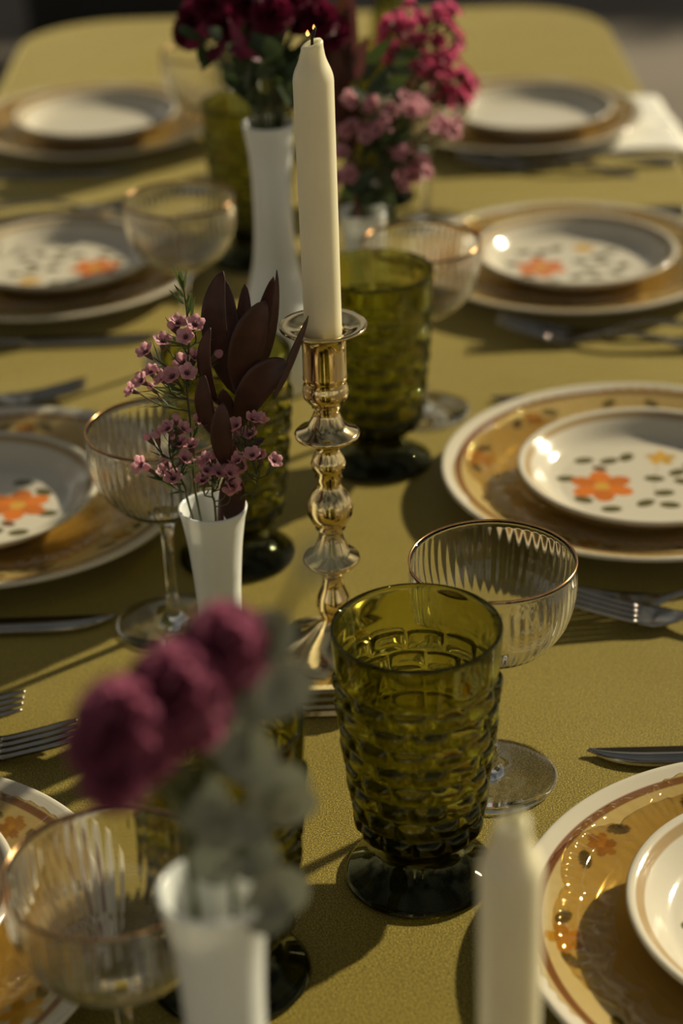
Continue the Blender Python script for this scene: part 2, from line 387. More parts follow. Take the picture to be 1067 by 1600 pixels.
def print_small(x, y):
    r = np.hypot(x, y); col = np.tile(CREAM, (len(x), 1))
    ring = np.clip((.0025 - np.abs(r - .0818)) / .0005, 0, 1)[:, None]; col = col * (1 - ring * .85) + TAN * ring * .85
    for (a, b_, c) in LEAVES:
        al = ell(x, y, a, b_, .0076, .0050, c); col = col * (1 - al) + GRN * al
    for (ax, ay, bx, by) in ((.002, -.03, .006, .005), (.006, .005, .013, .03), (.006, .005, .025, .008), (.004, -.012, .01, -.016)):
        t_ = np.clip(((x - ax) * (bx - ax) + (y - ay) * (by - ay)) / ((bx - ax) ** 2 + (by - ay) ** 2), 0, 1)
        dd = np.hypot(x - ax - t_ * (bx - ax), y - ay - t_ * (by - ay)); al = (np.clip(1 - dd / .0006, 0, 1) * .5)[:, None]; col = col * (1 - al) + GRN * al
    al = ell(x, y, -.029, .024, .006, .004, -.5); col = col * (1 - al) + DKB * al
    col = flower(col, x, y, -.031, -.003, .0235, ORG, .5)
    col = flower(col, x, y, .016, .037, .0115, YEL, .2, 5)
    return col
def print_plain(x, y):
    r = np.hypot(x, y); col = np.tile(CREAM, (len(x), 1))
    ring = np.clip((.0025 - np.abs(r - .0818)) / .0005, 0, 1)[:, None]
    return col * (1 - ring * .85) + TAN * ring * .85
def print_dinner(x, y):
    r = np.hypot(x, y); col = np.tile(CREAM, (len(x), 1))
    ring = np.clip((.0024 - np.abs(r - .1255)) / .0004, 0, 1)[:, None]; col = col * (1 - ring * .92) + BROWN * ring * .92
    for k in range(9):
        a = k * 2 * math.pi / 9 + .15; cx, cy_ = .112 * math.cos(a), .112 * math.sin(a)
        if k % 3 == 0: col = flower(col, x, y, cx, cy_, .0085, np.array((.46, .25, .04)), a)
        elif k % 3 == 1: col = flower(col, x, y, cx, cy_, .012, YEL, a, 5)
        for s in (-1, 1):
            a2 = a + s * .14; al = ell(x, y, .113 * math.cos(a2), .113 * math.sin(a2), .0068, .0036, a2 + 1.57 + s * .5); col = col * (1 - al) + GRN * al
    return col
def plate_mesh(name, prof, n, fn):
    v, f = lathe(prof, n); me = mesh(name, v, f, M_PLATE)
    co = np.array(v); col = fn(co[:, 0], co[:, 1])
    under = np.zeros(len(v), bool)
    # the print sits only on the upper surface
    r = np.hypot(co[:, 0], co[:, 1]); top = np.array([0] * len(v))
    a = me.color_attributes.new('Print', 'FLOAT_COLOR', 'POINT')
    nb = plate_mesh.nunder
    rows = []; i = 0
    for k, (rr_, z) in enumerate(prof):
        c = 1 if rr_ < 1e-6 else n
        if k >= len(prof) - nb: col[i:i + c] = CREAM
        i += c
    out = np.ones((len(v), 4), np.float32); out[:, :3] = col
    a.data.foreach_set('color', out.ravel()); return me
plate_mesh.nunder = 0
def lin(a, b_, n): return [(a[0] + (b_[0] - a[0]) * k / n, a[1] + (b_[1] - a[1]) * k / n) for k in range(n)]
# dinner plate (r .1375): well, broad rim, rolled lip, foot
top = lin((0, .0045), (.088, .0045), 10) + [tuple(p) for p in spl([(.088, .0045), (.094, .0058), (.100, .0095)], 6)[:-1]] + lin((.100, .0095), (.134, .0195), 70) + [(.134, .0195), (.1358, .0200), (.1371, .0196), (.1375, .0186)]
und = [(.1370, .0174), (.1355, .0166), (.115, .0095), (.098, .0040), (.090, .0012), (.088, 0), (.084, 0), (.083, .0012), (0, .0012)]
plate_mesh.nunder = len(und)
ME_DIN = plate_mesh('dinner_plate', top + und, 400, print_dinner)
# small deep plate (r .089)
top = lin((0, .0045), (.060, .0048), 85) + [tuple(p) for p in spl([(.060, .0048), (.068, .0075), (.0765, .0145), (.0835, .0195)], 14)[:-1]] + [(.0835, .0195), (.0845, .0201), (.0860, .0208), (.0880, .0210), (.0888, .0202)]
und = [(.0884, .0186), (.0830, .0145), (.072, .0070), (.058, .0014), (.052, 0), (.049, 0), (.048, .0012), (0, .0012)]
plate_mesh.nunder = len(und)
ME_SML = plate_mesh('side_plate', top + und, 300, print_small)
ME_PLN = plate_mesh('side_plate_plain', top + und, 120, print_plain)
# amber pressed glass plate, scalloped
def amb_rf(i, th, r, z):
    s = max(0, (r - .085) / .035) ** 1.5
    sc = abs(math.sin(4 * th)) ** .55
    rr_ = r + s * (.0085 * sc - .0045)
    return rr_
def zig(th, r):
    return 0
prof_t = [(0, .0035), (.03, .0035), (.060, .0036), (.066, .0042), (.070, .0062), (.0725, .0085), (.0745, .0092), (.077, .0088), (.084, .0108), (.090, .0122), (.0905, .0127), (.092, .0123), (.0935, .0127), (.095, .0131), (.0965, .0135), (.098, .0139), (.0995, .0143), (.101, .0147), (.1025, .0152), (.104, .0156), (.1055, .0160), (.107, .0165), (.108, .0168), (.1085, .0174), (.110, .0172), (.1145, .0186), (.118, .0198), (.1192, .0196)]
prof_b = [(.1188, .0180), (.114, .0162), (.100, .0118), (.084, .0078), (.076, .0058), (.070, .0024), (.064, .0004), (.060, 0), (0, 0)]
v, f = lathe(prof_t + prof_b, 480, amb_rf)
v = [list(p) for p in v]
for p in v:   # pressed relief: radial zigzag band and beaded edge
    r = math.hypot(p[0], p[1]); th = math.atan2(p[1], p[0])
    if p[2] > .0105 and r > .080:
        if .092 < r < .107: p[2] += .0009 * max(0, 1 - abs((r - .0995) / .006 - math.asin(math.sin(20 * th)) / 1.57) * 1.6)
        if r > .112: p[2] += .0006 * math.sin(80 * th)
ME_AMB = mesh('glass_plate', v, f, M_AMBER)

rows = ['nearest', 'second', 'third', 'farthest']
PL = [ # dinner centre, small plate centre, words, rotation, patterned
 ((.200, 2.087), on(833, 158, .033), 'at the far right place', 0.2, False, 'L1'),
 ((.210, 1.652), on(899, 380, .033), 'at the right place second from the far end', 0.1, True, 'L2'),
 ((.208, 1.235), on(1012, 716, .033), 'at the right place behind the sharp clear coupe', 0.0, True, 'L3'),
 ((.213, .744), on(1272, 1400, .033), 'at the nearest right place, cut by the frame edge', 0.1, True, 'L4'),
 ((-.254, 2.119), on(149, 168, .033), 'at the far left place', 3.2, False, 'R1'),
 ((-.252, 1.678), on(92, 385, .033), 'at the left place second from the far end', 2.9, True, 'R2'),
 ((-.240, 1.229), on(-50, 755, .033), 'at the left place behind the stemmed coupe', 3.1, True, 'R3'),
 ((-.252, .763), on(-262, 1390, .033), 'at the nearest left place, cut by the frame edge', 3.0, True, 'R4')]
for (x, y), s, wd, rz, pat, _ in PL:
    tag(obj('dinner_plate', ME_DIN, None, (x, y, .0003), (0, 0, rz + random.uniform(-.4, .4))), 'cream dinner plate with brown ring ' + wd, 'plate', 'cream dinner plates')
    ax, ay = (x + s.x) / 2, (y + s.y) / 2
    ax = x + max(-.006, min(.006, ax - x)); ay = y + max(-.006, min(.006, ay - y))
    tag(obj('glass_plate', ME_AMB, None, (ax, ay, .0052), (0, 0, rz + random.uniform(0, .8))), 'scalloped amber glass plate ' + wd, 'plate', 'amber glass plates')
    dx, dy = s.x - ax, s.y - ay; L = math.hypot(dx, dy)
    if L > .012: dx, dy = dx * .012 / L, dy * .012 / L
    tag(obj('side_plate', ME_SML if pat else ME_PLN, None, (ax + dx, ay + dy, .0090), (0, 0, rz)),
        ('small cream plate with orange flower print ' if pat and _ not in ('L4', 'R4') else 'small cream plate with tan ring ') + wd, 'plate', 'small cream plates')

# ------------------------------------------------------------------ GREEN GOBLETS
NB, NR = 12, 8
def goblet_mesh():
    zb0, zb1 = .031, .1225; hrow = (zb1 - zb0) / NR; v = []; f = []; n = NB * 16
    def rb(z): # outer base radius of bowl
        s = (z - .031) / (.148 - .031); return .0300 + .0112 * s + .0012 * math.sin(s * 3.1)
    out = [(0, .0006), (.030, 0), (.0375, .0), (.0389, .0012), (.0388, .0026), (.0365, .0042), (.030, .0075), (.023, .0130), (.0195, .0185), (.0200, .0225), (.0245, .0265)]
    prof = [(r, z, 0) for r, z in out]
    per = 12
    for k in range(NR):
        for j in range(per + (1 if k == NR - 1 else 0)):
            z = zb0 + hrow * (k + j / per); prof.append((rb(z), z, k + 1 + (j / per) * .999))
    for z in (.126, .131, .138, .1445, .1468): prof.append((rb(z) + .0004, z, 0))
    prof += [(rb(.148) + .0001, .1479, 0), (rb(.148) - .0008, .1483, 0), (rb(.148) - .0016, .1477, 0)]
    for k in range(14): z = .145 - (.145 - .040) * k / 13; prof.append((rb(z) - .0026 - .0010 * (k / 13), z, 0))
    prof += [(.0240, .0355, 0), (.0150, .0330, 0), (0, .0325, 0)]
    rowi = [p[2] for p in prof]
    def bumpf(t_): # 0 at edges, plateau
        e_ = min(t_, 1 - t_); return math.sin(min(1, e_ / .34) * math.pi / 2) ** .8 if e_ > 0 else 0
    def rf(i, th, r, z):
        q_ = rowi[i]
        if q_ == 0: return r
        k = int(q_) ; fz = (q_ - k) / .999
        u = (th / (2 * math.pi) * NB + (.5 if k % 2 else 0)) % 1.0
        return r + .0031 * bumpf(u) * bumpf(fz) - .0009 + .0004 * math.sin(math.pi * fz)
    v, f = lathe([(p[0], p[1]) for p in prof], n, rf)
    return mesh('goblet', v, f, M_GREEN)
ME_GOB = goblet_mesh()
GOB = [((.034, .815), 'olive green block patterned glass goblet in front of the clear coupe, nearest in focus', .1),
       ((.028, 1.292), 'olive green glass goblet just behind the brass candlestick', .5),
       ((-.070, 1.158), 'olive green glass goblet behind the little pink waxflower vase', .9),
       ((-.061, .742), 'olive green glass goblet behind the front grey-green eucalyptus leaves', .2),
       (tuple(on(400, 405))[:2], 'olive green glass goblet left of the tall white vase', .4),
       ((.046, 1.875), 'olive green glass goblet behind the pink bouquet on the right', .7),
       ((-.080, 2.10), 'olive green glass goblet farthest away, behind the crimson bouquet', .3)]
for (x, y), lb, rz in GOB:
    tag(obj('glass_goblet', ME_GOB, None, (x, y, .0004), (0, 0, rz)), lb, 'goblet', 'olive green goblets')

# ------------------------------------------------------------------ COUPES
NF = 52
def coupe_meshes():
    o_ = [(.0, .0004), (.034, .0002), (.0358, .0006), (.0361, .0014), (.0352, .0021), (.026, .0030), (.014, .0042), (.0075, .0062), (.0046, .0090), (.0036, .0125), (.0045, .0142), (.0034, .0160),
          (.0031, .030), (.0030, .045), (.0033, .060), (.0042, .069), (.0065, .0745), (.0105, .0775)]
    bowl = [tuple(p) for p in spl([(.0105, .0775), (.0205, .0820), (.0310, .0900), (.0390, .1010), (.0428, .1130), (.0440, .1240), (.0436, .1365)], 7)]
    inner = [(r - .0011, z + (.0009 if r < .03 else 0)) for r, z in bowl[::-1]]
    inner[0] = (inner[0][0], .1366)
    prof = o_[:-1] + bowl + [(.0431, .1369)] + inner[1:] + [(.004, .0790), (0, .0788)]
    def rf(i, th, r, z):
        if z < .0785 or r < .010: return r
        s = min(1, (z - .0785) / .006) * min(1, max(0, (.1345 - z) / .010)) ** .5
        outer = i < len(o_) + len(bowl)
        tw = (z - .08) * 3.0
        return r * (1 + (.0045 if outer else .0020) * s * math.cos(NF * (th + tw * .25)))
    v, f = lathe(prof, NF * 7, rf)
    g = mesh('coupe_glass', v, f, M_CLEAR)
    pr = [(.04345 + .00060 * math.cos(a), .13700 + .00050 * math.sin(a)) for a in [2 * math.pi * k / 8 for k in range(8)]]
    v, f = lathe(pr, 120, None, True)
    return g, mesh('coupe_rim', v, f, M_GOLD)
ME_CG, ME_CR = coupe_meshes()
def coupe(x, y, lb, rz=0, tilt=(0, 0)):
    t_ = empty('champagne_coupe', lb, 'coupe', (x, y, .0002), rz, 'ribbed crystal coupes')
    t_.rotation_euler = (tilt[0], tilt[1], rz)
    obj('glass_bowl_and_stem', ME_CG, t_); tag(obj('gilt_rim', ME_CR, t_), 'thin gold rim'); return t_
coupe(.0775, .897, 'clear ribbed coupe with gold rim beside the near green goblet', .2)
coupe(-.1075, 1.072, 'clear ribbed coupe left of the waxflower vase', .5)
coupe(.0650, 1.375, 'clear ribbed coupe behind the green goblet and candlestick', .1)
coupe(-.1000, .650, 'blurred clear ribbed coupe in the bottom left foreground', .3)
coupe(-.1190, 1.490, 'blurred clear ribbed coupe between the left plates and tall white vase', .4)
coupe(.0905, 1.800, 'blurred clear ribbed coupe behind the magenta flowers', .6)
coupe(-.1180, 1.930, 'farthest blurred ribbed coupe on the left by the far white plate', .7)

# ------------------------------------------------------------------ VASES (milk glass)
def vase_mesh(name, outer, th=.0018, bot=.006):
    P = [tuple(p) for p in spl(outer, 5)]
    inner = [(max(.003, r - th), z) for r, z in P[::-1] if z > bot]
    prof = [(0, .0008), (P[0][0] - .003, .0006)] + P + [(P[-1][0] - th * .3, P[-1][1] + .0008), (P[-1][0] - th * .8, P[-1][1] + .0006)] + inner[1:] + [(0, bot)]
    v, f = lathe(prof, 72); return mesh(name, v, f, M_MILK)
ME_VS = vase_mesh('small_vase', [(.0185, 0), (.0192, .002), (.0172, .006), (.0132, .014), (.0123, .030), (.0124, .050), (.0134, .075), (.0154, .100), (.0178, .1175), (.0190, .1225), (.0196, .1255)])
ME_VT = vase_mesh('tall_vase', [(.0290, 0), (.0305, .003), (.0318, .015), (.0315, .030), (.0290, .050), (.0240, .073), (.0198, .090), (.0165, .108), (.0149, .130), (.0147, .158), (.0160, .186), (.0188, .204), (.0196, .2085), (.0200, .211)])
VSM = Vector((-.0722, .988, .0004))
VTL = Vector((-.0440, 1.435, .0004)); VFR = Vector((-.0478, .5420, .0004)); VRT = Vector((.0245, 1.478, .0004)); VBK = Vector((-.0800, 1.878, .0004))
for P_, me, lb in ((VSM, ME_VS, 'small white milk glass bud vase holding pink waxflower and burgundy leaves'),
                   (VTL, ME_VT, 'tall white milk glass vase behind the lit candle, holding crimson flowers'),
                   (VFR, ME_VT, 'blurred white vase in the front foreground under eucalyptus'),
                   (VRT, ME_VS, 'small white vase right of the candle, holding pink and magenta waxflower'),
                   (VBK, ME_VS, 'small white vase farthest back, left of the tall vase')):
    tag(obj('bud_vase', me, None, P_), lb, 'vase', 'white milk glass vases')
q = [(.018, 0), (.020, .002), (.020, .09), (.019, .12), (.0150, .15), (.0140, .20), (.0145, .27), (.016, .285)]
P = [tuple(p) for p in spl(q, 4)]
v, f = lathe([(0, 0)] + P + [(r - .002, z) for r, z in P[::-1] if z > .006] + [(0, .006)], 48)
tag(obj('bottle_vase', mesh('bottle_vase', v, f, M_GREEN), None, tuple(on(612, 205)[:2]) + (.0004,)), 'tall slim olive green glass vase behind the magenta flowers', 'vase')

# ------------------------------------------------------------------ CANDLESTICKS + CANDLES
def hexbase():
    b_ = MB(); R = .047; rows_ = []; v = []; f = []
    lv = [(R, 0), (R * 1.02, .0015), (R * .99, .004), (R * 1.0, .006), (R * .965, .0075), (R * .975, .0105), (R * .945, .012), (R * .955, .015), (R * .92, .017), (R * .90, .0195), (R * .80, .0205)]
    for r, z in lv:
        row = []
        for k in range(6):
            for j in (-.22, .0, .22):
                pass
            a0 = math.radians(60 * k)
            for s in (-1, 1):
                a = a0 + s * .10; row.append(len(v)); v.append((r * math.cos(a), r * math.sin(a), z))
        rows_.append(row)
    f.append(tuple(rows_[0][::-1])); f.append(tuple(rows_[-1]))
    for A, B in zip(rows_[:-1], rows_[1:]):
        for k in range(12): f.append((A[k], A[(k + 1) % 12], B[(k + 1) % 12], B[k]))
    return v, f
STK = [(.038, .0195), (.034, .0205), (.026, .0240), (.018, .0300), (.0115, .0365), (.0078, .0405), (.0072, .0425), (.0085, .0455), (.0103, .0508), (.0092, .0570), (.0068, .0630), (.0062, .0690),
       (.0072, .0722), (.0078, .0740), (.0150, .0790), (.0165, .0815), (.0160, .0832), (.0110, .0850), (.0098, .0885), (.0078, .0935), (.0066, .0985), (.0072, .1005), (.0088, .1022), (.0078, .1035),
       (.0106, .1065), (.0128, .1110), (.0132, .1150), (.0122, .1205), (.0096, .1250), (.0072, .1280), (.0066, .1310), (.0078, .1345), (.0072, .1370), (.0092, .1400), (.0099, .1434), (.0088, .1470),
       (.0068, .1505), (.0066, .1545), (.0125, .1575), (.0180, .1605), (.0184, .1622), (.0172, .1634), (.0120, .1655), (.0098, .1690), (.0078, .1730), (.0068, .1762), (.0080, .1782), (.0072, .1796),
       (.0098, .1815), (.0124, .1845), (.0129, .1880), (.0124, .1915), (.0112, .1942), (.0124, .1958), (.0121, .1985), (.0121, .2130), (.0126, .2190), (.0150, .2225), (.0215, .2250), (.0240, .2262), (.0243, .2272), (.0236, .2278), (.0190, .2268), (.0145, .2250), (.0122, .2238), (.0112, .2210), (.0112, .2020), (0, .2015)]
def stick(loc, lb, scale_z=1.0, prof=STK, hz_=None):
    t_ = empty('candlestick', lb, 'candlestick', loc, 0)
    v, f = hexbase(); obj('base', mesh('stick_base', v, f, M_BRASS, False), t_)
    v, f = lathe([(0, prof[0][1])] + prof, 72); obj('turned_column', mesh('stick_column', v, f, M_BRASS), t_); return t_
SC = Vector((-.0065, 1.0035, .0003))
st = stick(SC, 'turned brass candlestick with hexagonal base in the middle of the table')
def candle(loc, h, r0, r1, lb, lean=(0, 0), flame=True):
    t_ = empty('taper_candle', lb, 'candle', loc); t_.rotation_euler = (lean[0], lean[1], .3)
    sh = .0185
    prof = [(0, 0), (r0 * .9, 0), (r0, .001)] + [(r0 + (r1 - r0) * k / 8, .001 + (h - sh - .002) * k / 8) for k in range(1, 9)]
    prof += [tuple(p) for p in spl([(r1, h - sh), (r1 * .90, h - sh + .004), (r1 * .68, h - sh + .0095), (r1 * .56, h - sh + .0145), (r1 * .54, h - .0012)], 4)][1:] + [(r1 * .46, h - .0002), (r1 * .25, h - .0008), (0, h - .0014)]
    v, f = lathe(prof, 48); v = [list(p) for p in v]
    for p in v:
        if p[2] > h - .006: p[2] += (p[0]) * .38 * (p[2] - h + .006) / .006
    b_ = mesh('candle_body', v, f, M_WAX); obj('wax_body', b_, t_)
    wv, wf = tube([(0, 0, h - .003), (.0003, 0, h + .002), (.0012, .0003, h + .0045), (.0024, .0004, h + .0072)], [.0008, .0008, .0009, .0006], 8)
    obj('wick', mesh('wick', wv, wf, M_WICK), t_)
    if flame:
        for (dx, dy, dz_, r, hh) in ((-.0022, -.0006, h + .0034, .0011, .0034), (.0018, .0012, h + .0058, .0008, .0030)):
            v, f = lathe([(0, 0), (r * .7, hh * .12), (r, hh * .35), (r * .75, hh * .62), (r * .3, hh * .88), (0, hh)], 14)
            obj('flame', mesh('flame', v, f, M_FLAME), t_, (dx, dy, dz_))
    return t_
top_ = py(487, 66, SC.y); bot_ = Vector((SC.x, SC.y, .2025)); hh = top_.z - bot_.z
candle(bot_, hh, .0102, .01065, 'tall ivory taper candle burning low flame in the brass candlestick', (0, math.atan2(top_.x - bot_.x, hh)))
# foreground: shorter stick below the frame
FT = dz(799, 1288, .645); FZ = .0925
SHORT = [(r, z) for r, z in STK if z < .071]; off = .0722 - .1938
SHORT += [(r, z + off) for r, z in STK if z >= .1942]
s2 = stick(Vector((FT.x, FT.y, .0003)), 'short brass candlestick below the frame holding the blurred front candle', prof=SHORT)
candle(Vector((FT.x, FT.y, .2018 + off + .0008)), FT.z - (.2018 + off), .0104, .0108, 'blurred ivory taper candle in the bottom right foreground', flame=False)

# ------------------------------------------------------------------ CUTLERY
def fork_mesh():
    b_ = MB(); th = .0011
    def zc(x): # side profile
        P_ = [(0, .0125), (.02, .0075), (.04, .0032), (.055, .0016), (.068, .0030), (.085, .0085), (.105, .0115), (.135, .0095), (.165, .0045), (.19, .0014)]
        return float(np.interp(x, [p[0] for p in P_], [p[1] for p in P_]))
    for k in range(4): # tines
        yy = (k - 1.5) * .0062; n = 12; v = []; f = []
        for i in range(n + 1):
            x = i / n * .045; w_ = .0009 + .0010 * min(1, x / .01); yk = yy * (1 + .10 * (1 - x / .045) * .3)
            t_ = th * (0.5 + .5 * min(1, x / .008)); z = zc(x)
            for (a, c) in ((-1, -1), (1, -1), (1, 1), (-1, 1)): v.append((x, yk + a * w_, z + c * t_))
        for i in range(n):
            for j in range(4): a = i * 4; f.append((a + j, a + (j + 1) % 4, a + 4 + (j + 1) % 4, a + 4 + j))
        f.append((0, 3, 2, 1)); f.append((n * 4, n * 4 + 1, n * 4 + 2, n * 4 + 3)); b_.add((v, f))
    # bowl + handle
    P_ = [(.0445, .0118), (.052, .0122), (.060, .0108), (.067, .0070), (.073, .0040), (.082, .0028), (.100, .0026), (.120, .0034), (.145, .0050), (.170, .0076), (.182, .0086), (.188, .0066), (.191, .0020)]
    xs = [p[0] for p in P_]; ws = [p[1] for p in P_]; n = 60; v = []; f = []; mseg = 8
    for i in range(n + 1):
        x = .0445 + (.191 - .0445) * i / n; w_ = float(np.interp(x, xs, ws)); z = zc(x)
        ring = []
        for j in range(mseg + 1):
            q_ = j / mseg * 2 - 1; dish = -.0022 * (1 - q_ * q_) * max(0, 1 - abs(x - .055) / .016)
            orn = .0007 * max(0, math.sin(x * 700)) * (1 if abs(q_) > .5 else 0) * (1 if .088 < x < .187 else 0)
            v.append((x, w_ * q_, z + dish + th * (1.3 - .5 * q_ * q_) + orn))
        for j in range(mseg + 1):
            q_ = 1 - j / mseg * 2; dish = -.0022 * (1 - q_ * q_) * max(0, 1 - abs(x - .055) / .016)
            v.append((x, w_ * q_, z + dish - th * .8))
    R_ = 2 * (mseg + 1)
    for i in range(n):
        for j in range(R_): f.append((i * R_ + j, i * R_ + (j + 1) % R_, (i + 1) * R_ + (j + 1) % R_, (i + 1) * R_ + j))
    f.append(tuple(range(R_))[::-1]); f.append(tuple(range(n * R_, (n + 1) * R_))); b_.add((v, f))
    return b_
def knife_meshes():
    v = []; f = []; n = 40
    for i in range(n + 1):
        s = i / n; x = s * .115
        e_ = min(1, s / .16); lo = .0080 - .0172 * (1 - (1 - min(1, s / .5)) ** 4); hi = .0084
        lo = lo + .004 * max(0, (s - .9) / .1)
        yc = (lo + hi) / 2
        z = .0028
        v += [(x, lo, z - .0002), (x, yc, z + .0009), (x, hi, z + .0012), (x, hi, z - .0008), (x, yc, z - .0008)]
    for i in range(n):
        for j in range(5): f.append((i * 5 + j, i * 5 + (j + 1) % 5, (i + 1) * 5 + (j + 1) % 5, (i + 1) * 5 + j))
    f.append((0, 1, 2, 3, 4)); f.append(tuple(range(n * 5, n * 5 + 5))[::-1])
    bl = mesh('knife_blade', v, f, M_STEEL)
    pts = [(.112 + .105 * k / 16, 0, .0040) for k in range(17)]
    rad = [.0042, .0052, .0046, .0044, .0046, .0050, .0054, .0058, .0060, .0062, .0064, .0066, .0068, .0070, .0066, .0052, .0015]
    v, f = tube(pts, rad, 14); v = [(p.x, p.y * 1.25, .0040 + (p.z - .0040) * .52) for p in v]
    return bl, mesh('knife_handle', v, f, M_STEEL)
ME_FORK = fork_mesh().build('fork', M_STEEL); ME_KB, ME_KH = knife_meshes()
def fork(p, ang, lb, lift=0.0, tip=0.0):
    o_ = obj('dinner_fork', ME_FORK, None, (p[0], p[1], lift), (0, tip, ang)); return tag(o_, lb, 'fork', 'forks')
def knife(x, y, ang, lb, flip=1):
    t_ = empty('table_knife', lb, 'knife', (x, y, 0), ang, 'knives'); t_.scale = (1, flip, 1)
    obj('blade', ME_KB, t_); obj('handle', ME_KH, t_); return t_
PI = math.pi
# right side: tips point to -x (origin at tip)
a = on(884, 925, .020)
fork((a.x, a.y), -.16, 'silver fork with tines lit, in front, right of the clear coupe', .0055, .035)
fork((.128, 1.076), -.02, 'silver fork with beaded handle just behind the lit fork', .0004)
a = on(775, 487, .024)
fork((a.x, a.y), -.24, 'front silver fork below the second right plate', .0058, .05)
fork((.150, 1.512), -.04, 'rear silver fork below the second right plate', .0004)
a = on(712, 232, .022)
fork((a.x, a.y), -.20, 'front silver fork below the far right plate', .0056, .05)
fork((.165, 1.955), -.02, 'rear silver fork below the far right plate', .0004)
a = on(122, 1142, .012)
fork((a.x, a.y), PI + .05, 'silver fork touching the nearest left plate', .0006)
a = on(37, 1097, .012)
fork((a.x, a.y), PI + .03, 'silver fork cut by the left edge above the near plate', .0006)
a = on(135, 600, .012)
fork((a.x, a.y), PI + .05, 'blurred silver fork behind the left plate with orange flowers', .0006)
fork((-.175, 1.865), PI, 'blurred silver fork behind the second left plate', .0006)
knife(-.1452, 1.072, PI + .0, 'steel knife in front of the left orange flower plate', -1)
knife(.1322, .907, -.015, 'steel knife behind the nearest right plate', 1)
knife(.1180, 1.382, 0.0, 'steel knife tip peeking behind the right orange flower plate', 1)
knife(-.146, 1.532, PI, 'blurred steel knife in front of the second left plate', -1)
knife(-.200, 1.977, PI, 'blurred steel knife in front of the far left plate', -1)
knife(.125, 1.80, 0.0, 'blurred steel knife behind the second right plate', 1)

# ------------------------------------------------------------------ NAPKIN over the far right edge
nu, nv_ = 30, 40; v = []; f = []
for i in range(nu + 1):
    for j in range(nv_ + 1):
        s = i / nu; tt = j / nv_
        y = 1.985 + .215 * s + .010 * math.sin(tt * 5) * (1 if s < .5 else -1)
        L = .30 * tt; x = .24 + L; z = .0016
        edge = .3625
        if x > edge + .006:
            d = x - edge - .006; x = edge + .008 + .030 * min(1, d / .06) + .012 * math.sin(s * 12) * min(1, d / .1) + d * .12; z = .0016 - min(d, .01) * .6 - max(0, d - .01) * .96
        z += .0012 * math.sin(s * 9 + tt * 4) ** 2 if tt < .4 else 0
        v.append((x, y, z))
for i in range(nu):
    for j in range(nv_): a_ = i * (nv_ + 1) + j; f.append((a_, a_ + nv_ + 1, a_ + nv_ + 2, a_ + 1))
nk = obj('napkin', mesh('napkin', v, f, M_LINEN)); md = nk.modifiers.new('t', 'SOLIDIFY'); md.thickness = .0012; md.offset = 1
tag(nk, 'white linen napkin under the far right plate, hanging over the edge', 'napkin')

# ------------------------------------------------------------------ FLOWERS
def wax_flower(m):
    b_ = MB()
    for k in range(5):
        a = 2 * PI * k / 5; v = []; f = []; n, mm_ = 5, 4
        for i in range(n + 1):
            s = i / n; r = .0010 + .0038 * s; z = .0010 + .0026 * s ** 1.3 + .0004 * math.sin(s * 6); w_ = .0024 * math.sin(PI * (.12 + .80 * s)) ** .7
            for j in range(mm_ + 1):
                q_ = j / mm_ * 2 - 1; x = r - .0004 * q_ * q_; y = w_ * q_; zz = z + .0007 * q_ * q_
                v.append((x * math.cos(a) - y * math.sin(a), x * math.sin(a) + y * math.cos(a), zz))
        for i in range(n):
            for j in range(mm_): c = i * (mm_ + 1) + j; f.append((c, c + 1, c + mm_ + 2, c + mm_ + 1))
        b_.add((v, f), 0)
    b_.add(lathe([(.0013, .0013), (.0010, .0009), (0, .0007)], 10), 1)
    for k in range(8):
        a = 2 * PI * k / 8; b_.add(tube([(.0011 * math.cos(a), .0011 * math.sin(a), .001), (.0015 * math.cos(a), .0015 * math.sin(a), .0020)], .00018, 4), 1)
    b_.add(lathe([(.0004, -.0042), (.0012, -.0020), (.0018, .0004), (.0016, .0014)], 10), 2)
    return b_.build('wax_flower', m, mats=[m, M_PINKDK, M_CALYX])
def bud_mesh(m):
    b_ = MB(); b_.add(lathe([(.0004, -.0035), (.0011, -.0015), (.0014, .0004)], 8), 1); b_.add(lathe([(.0014, .0003), (.0019, .0014), (.0017, .0028), (.0008, .0038), (0, .0040)], 10), 0)
    return b_.build('bud', m, mats=[m, M_CALYX])
ME_WF, ME_BUD = wax_flower(M_PINK), bud_mesh(M_PINK)
ME_WFM, ME_BUDM = wax_flower(M_MAG), bud_mesh(M_MAG)
def orient(d):
    return Vector(d).normalized().to_track_quat('Z', 'Y').to_euler()
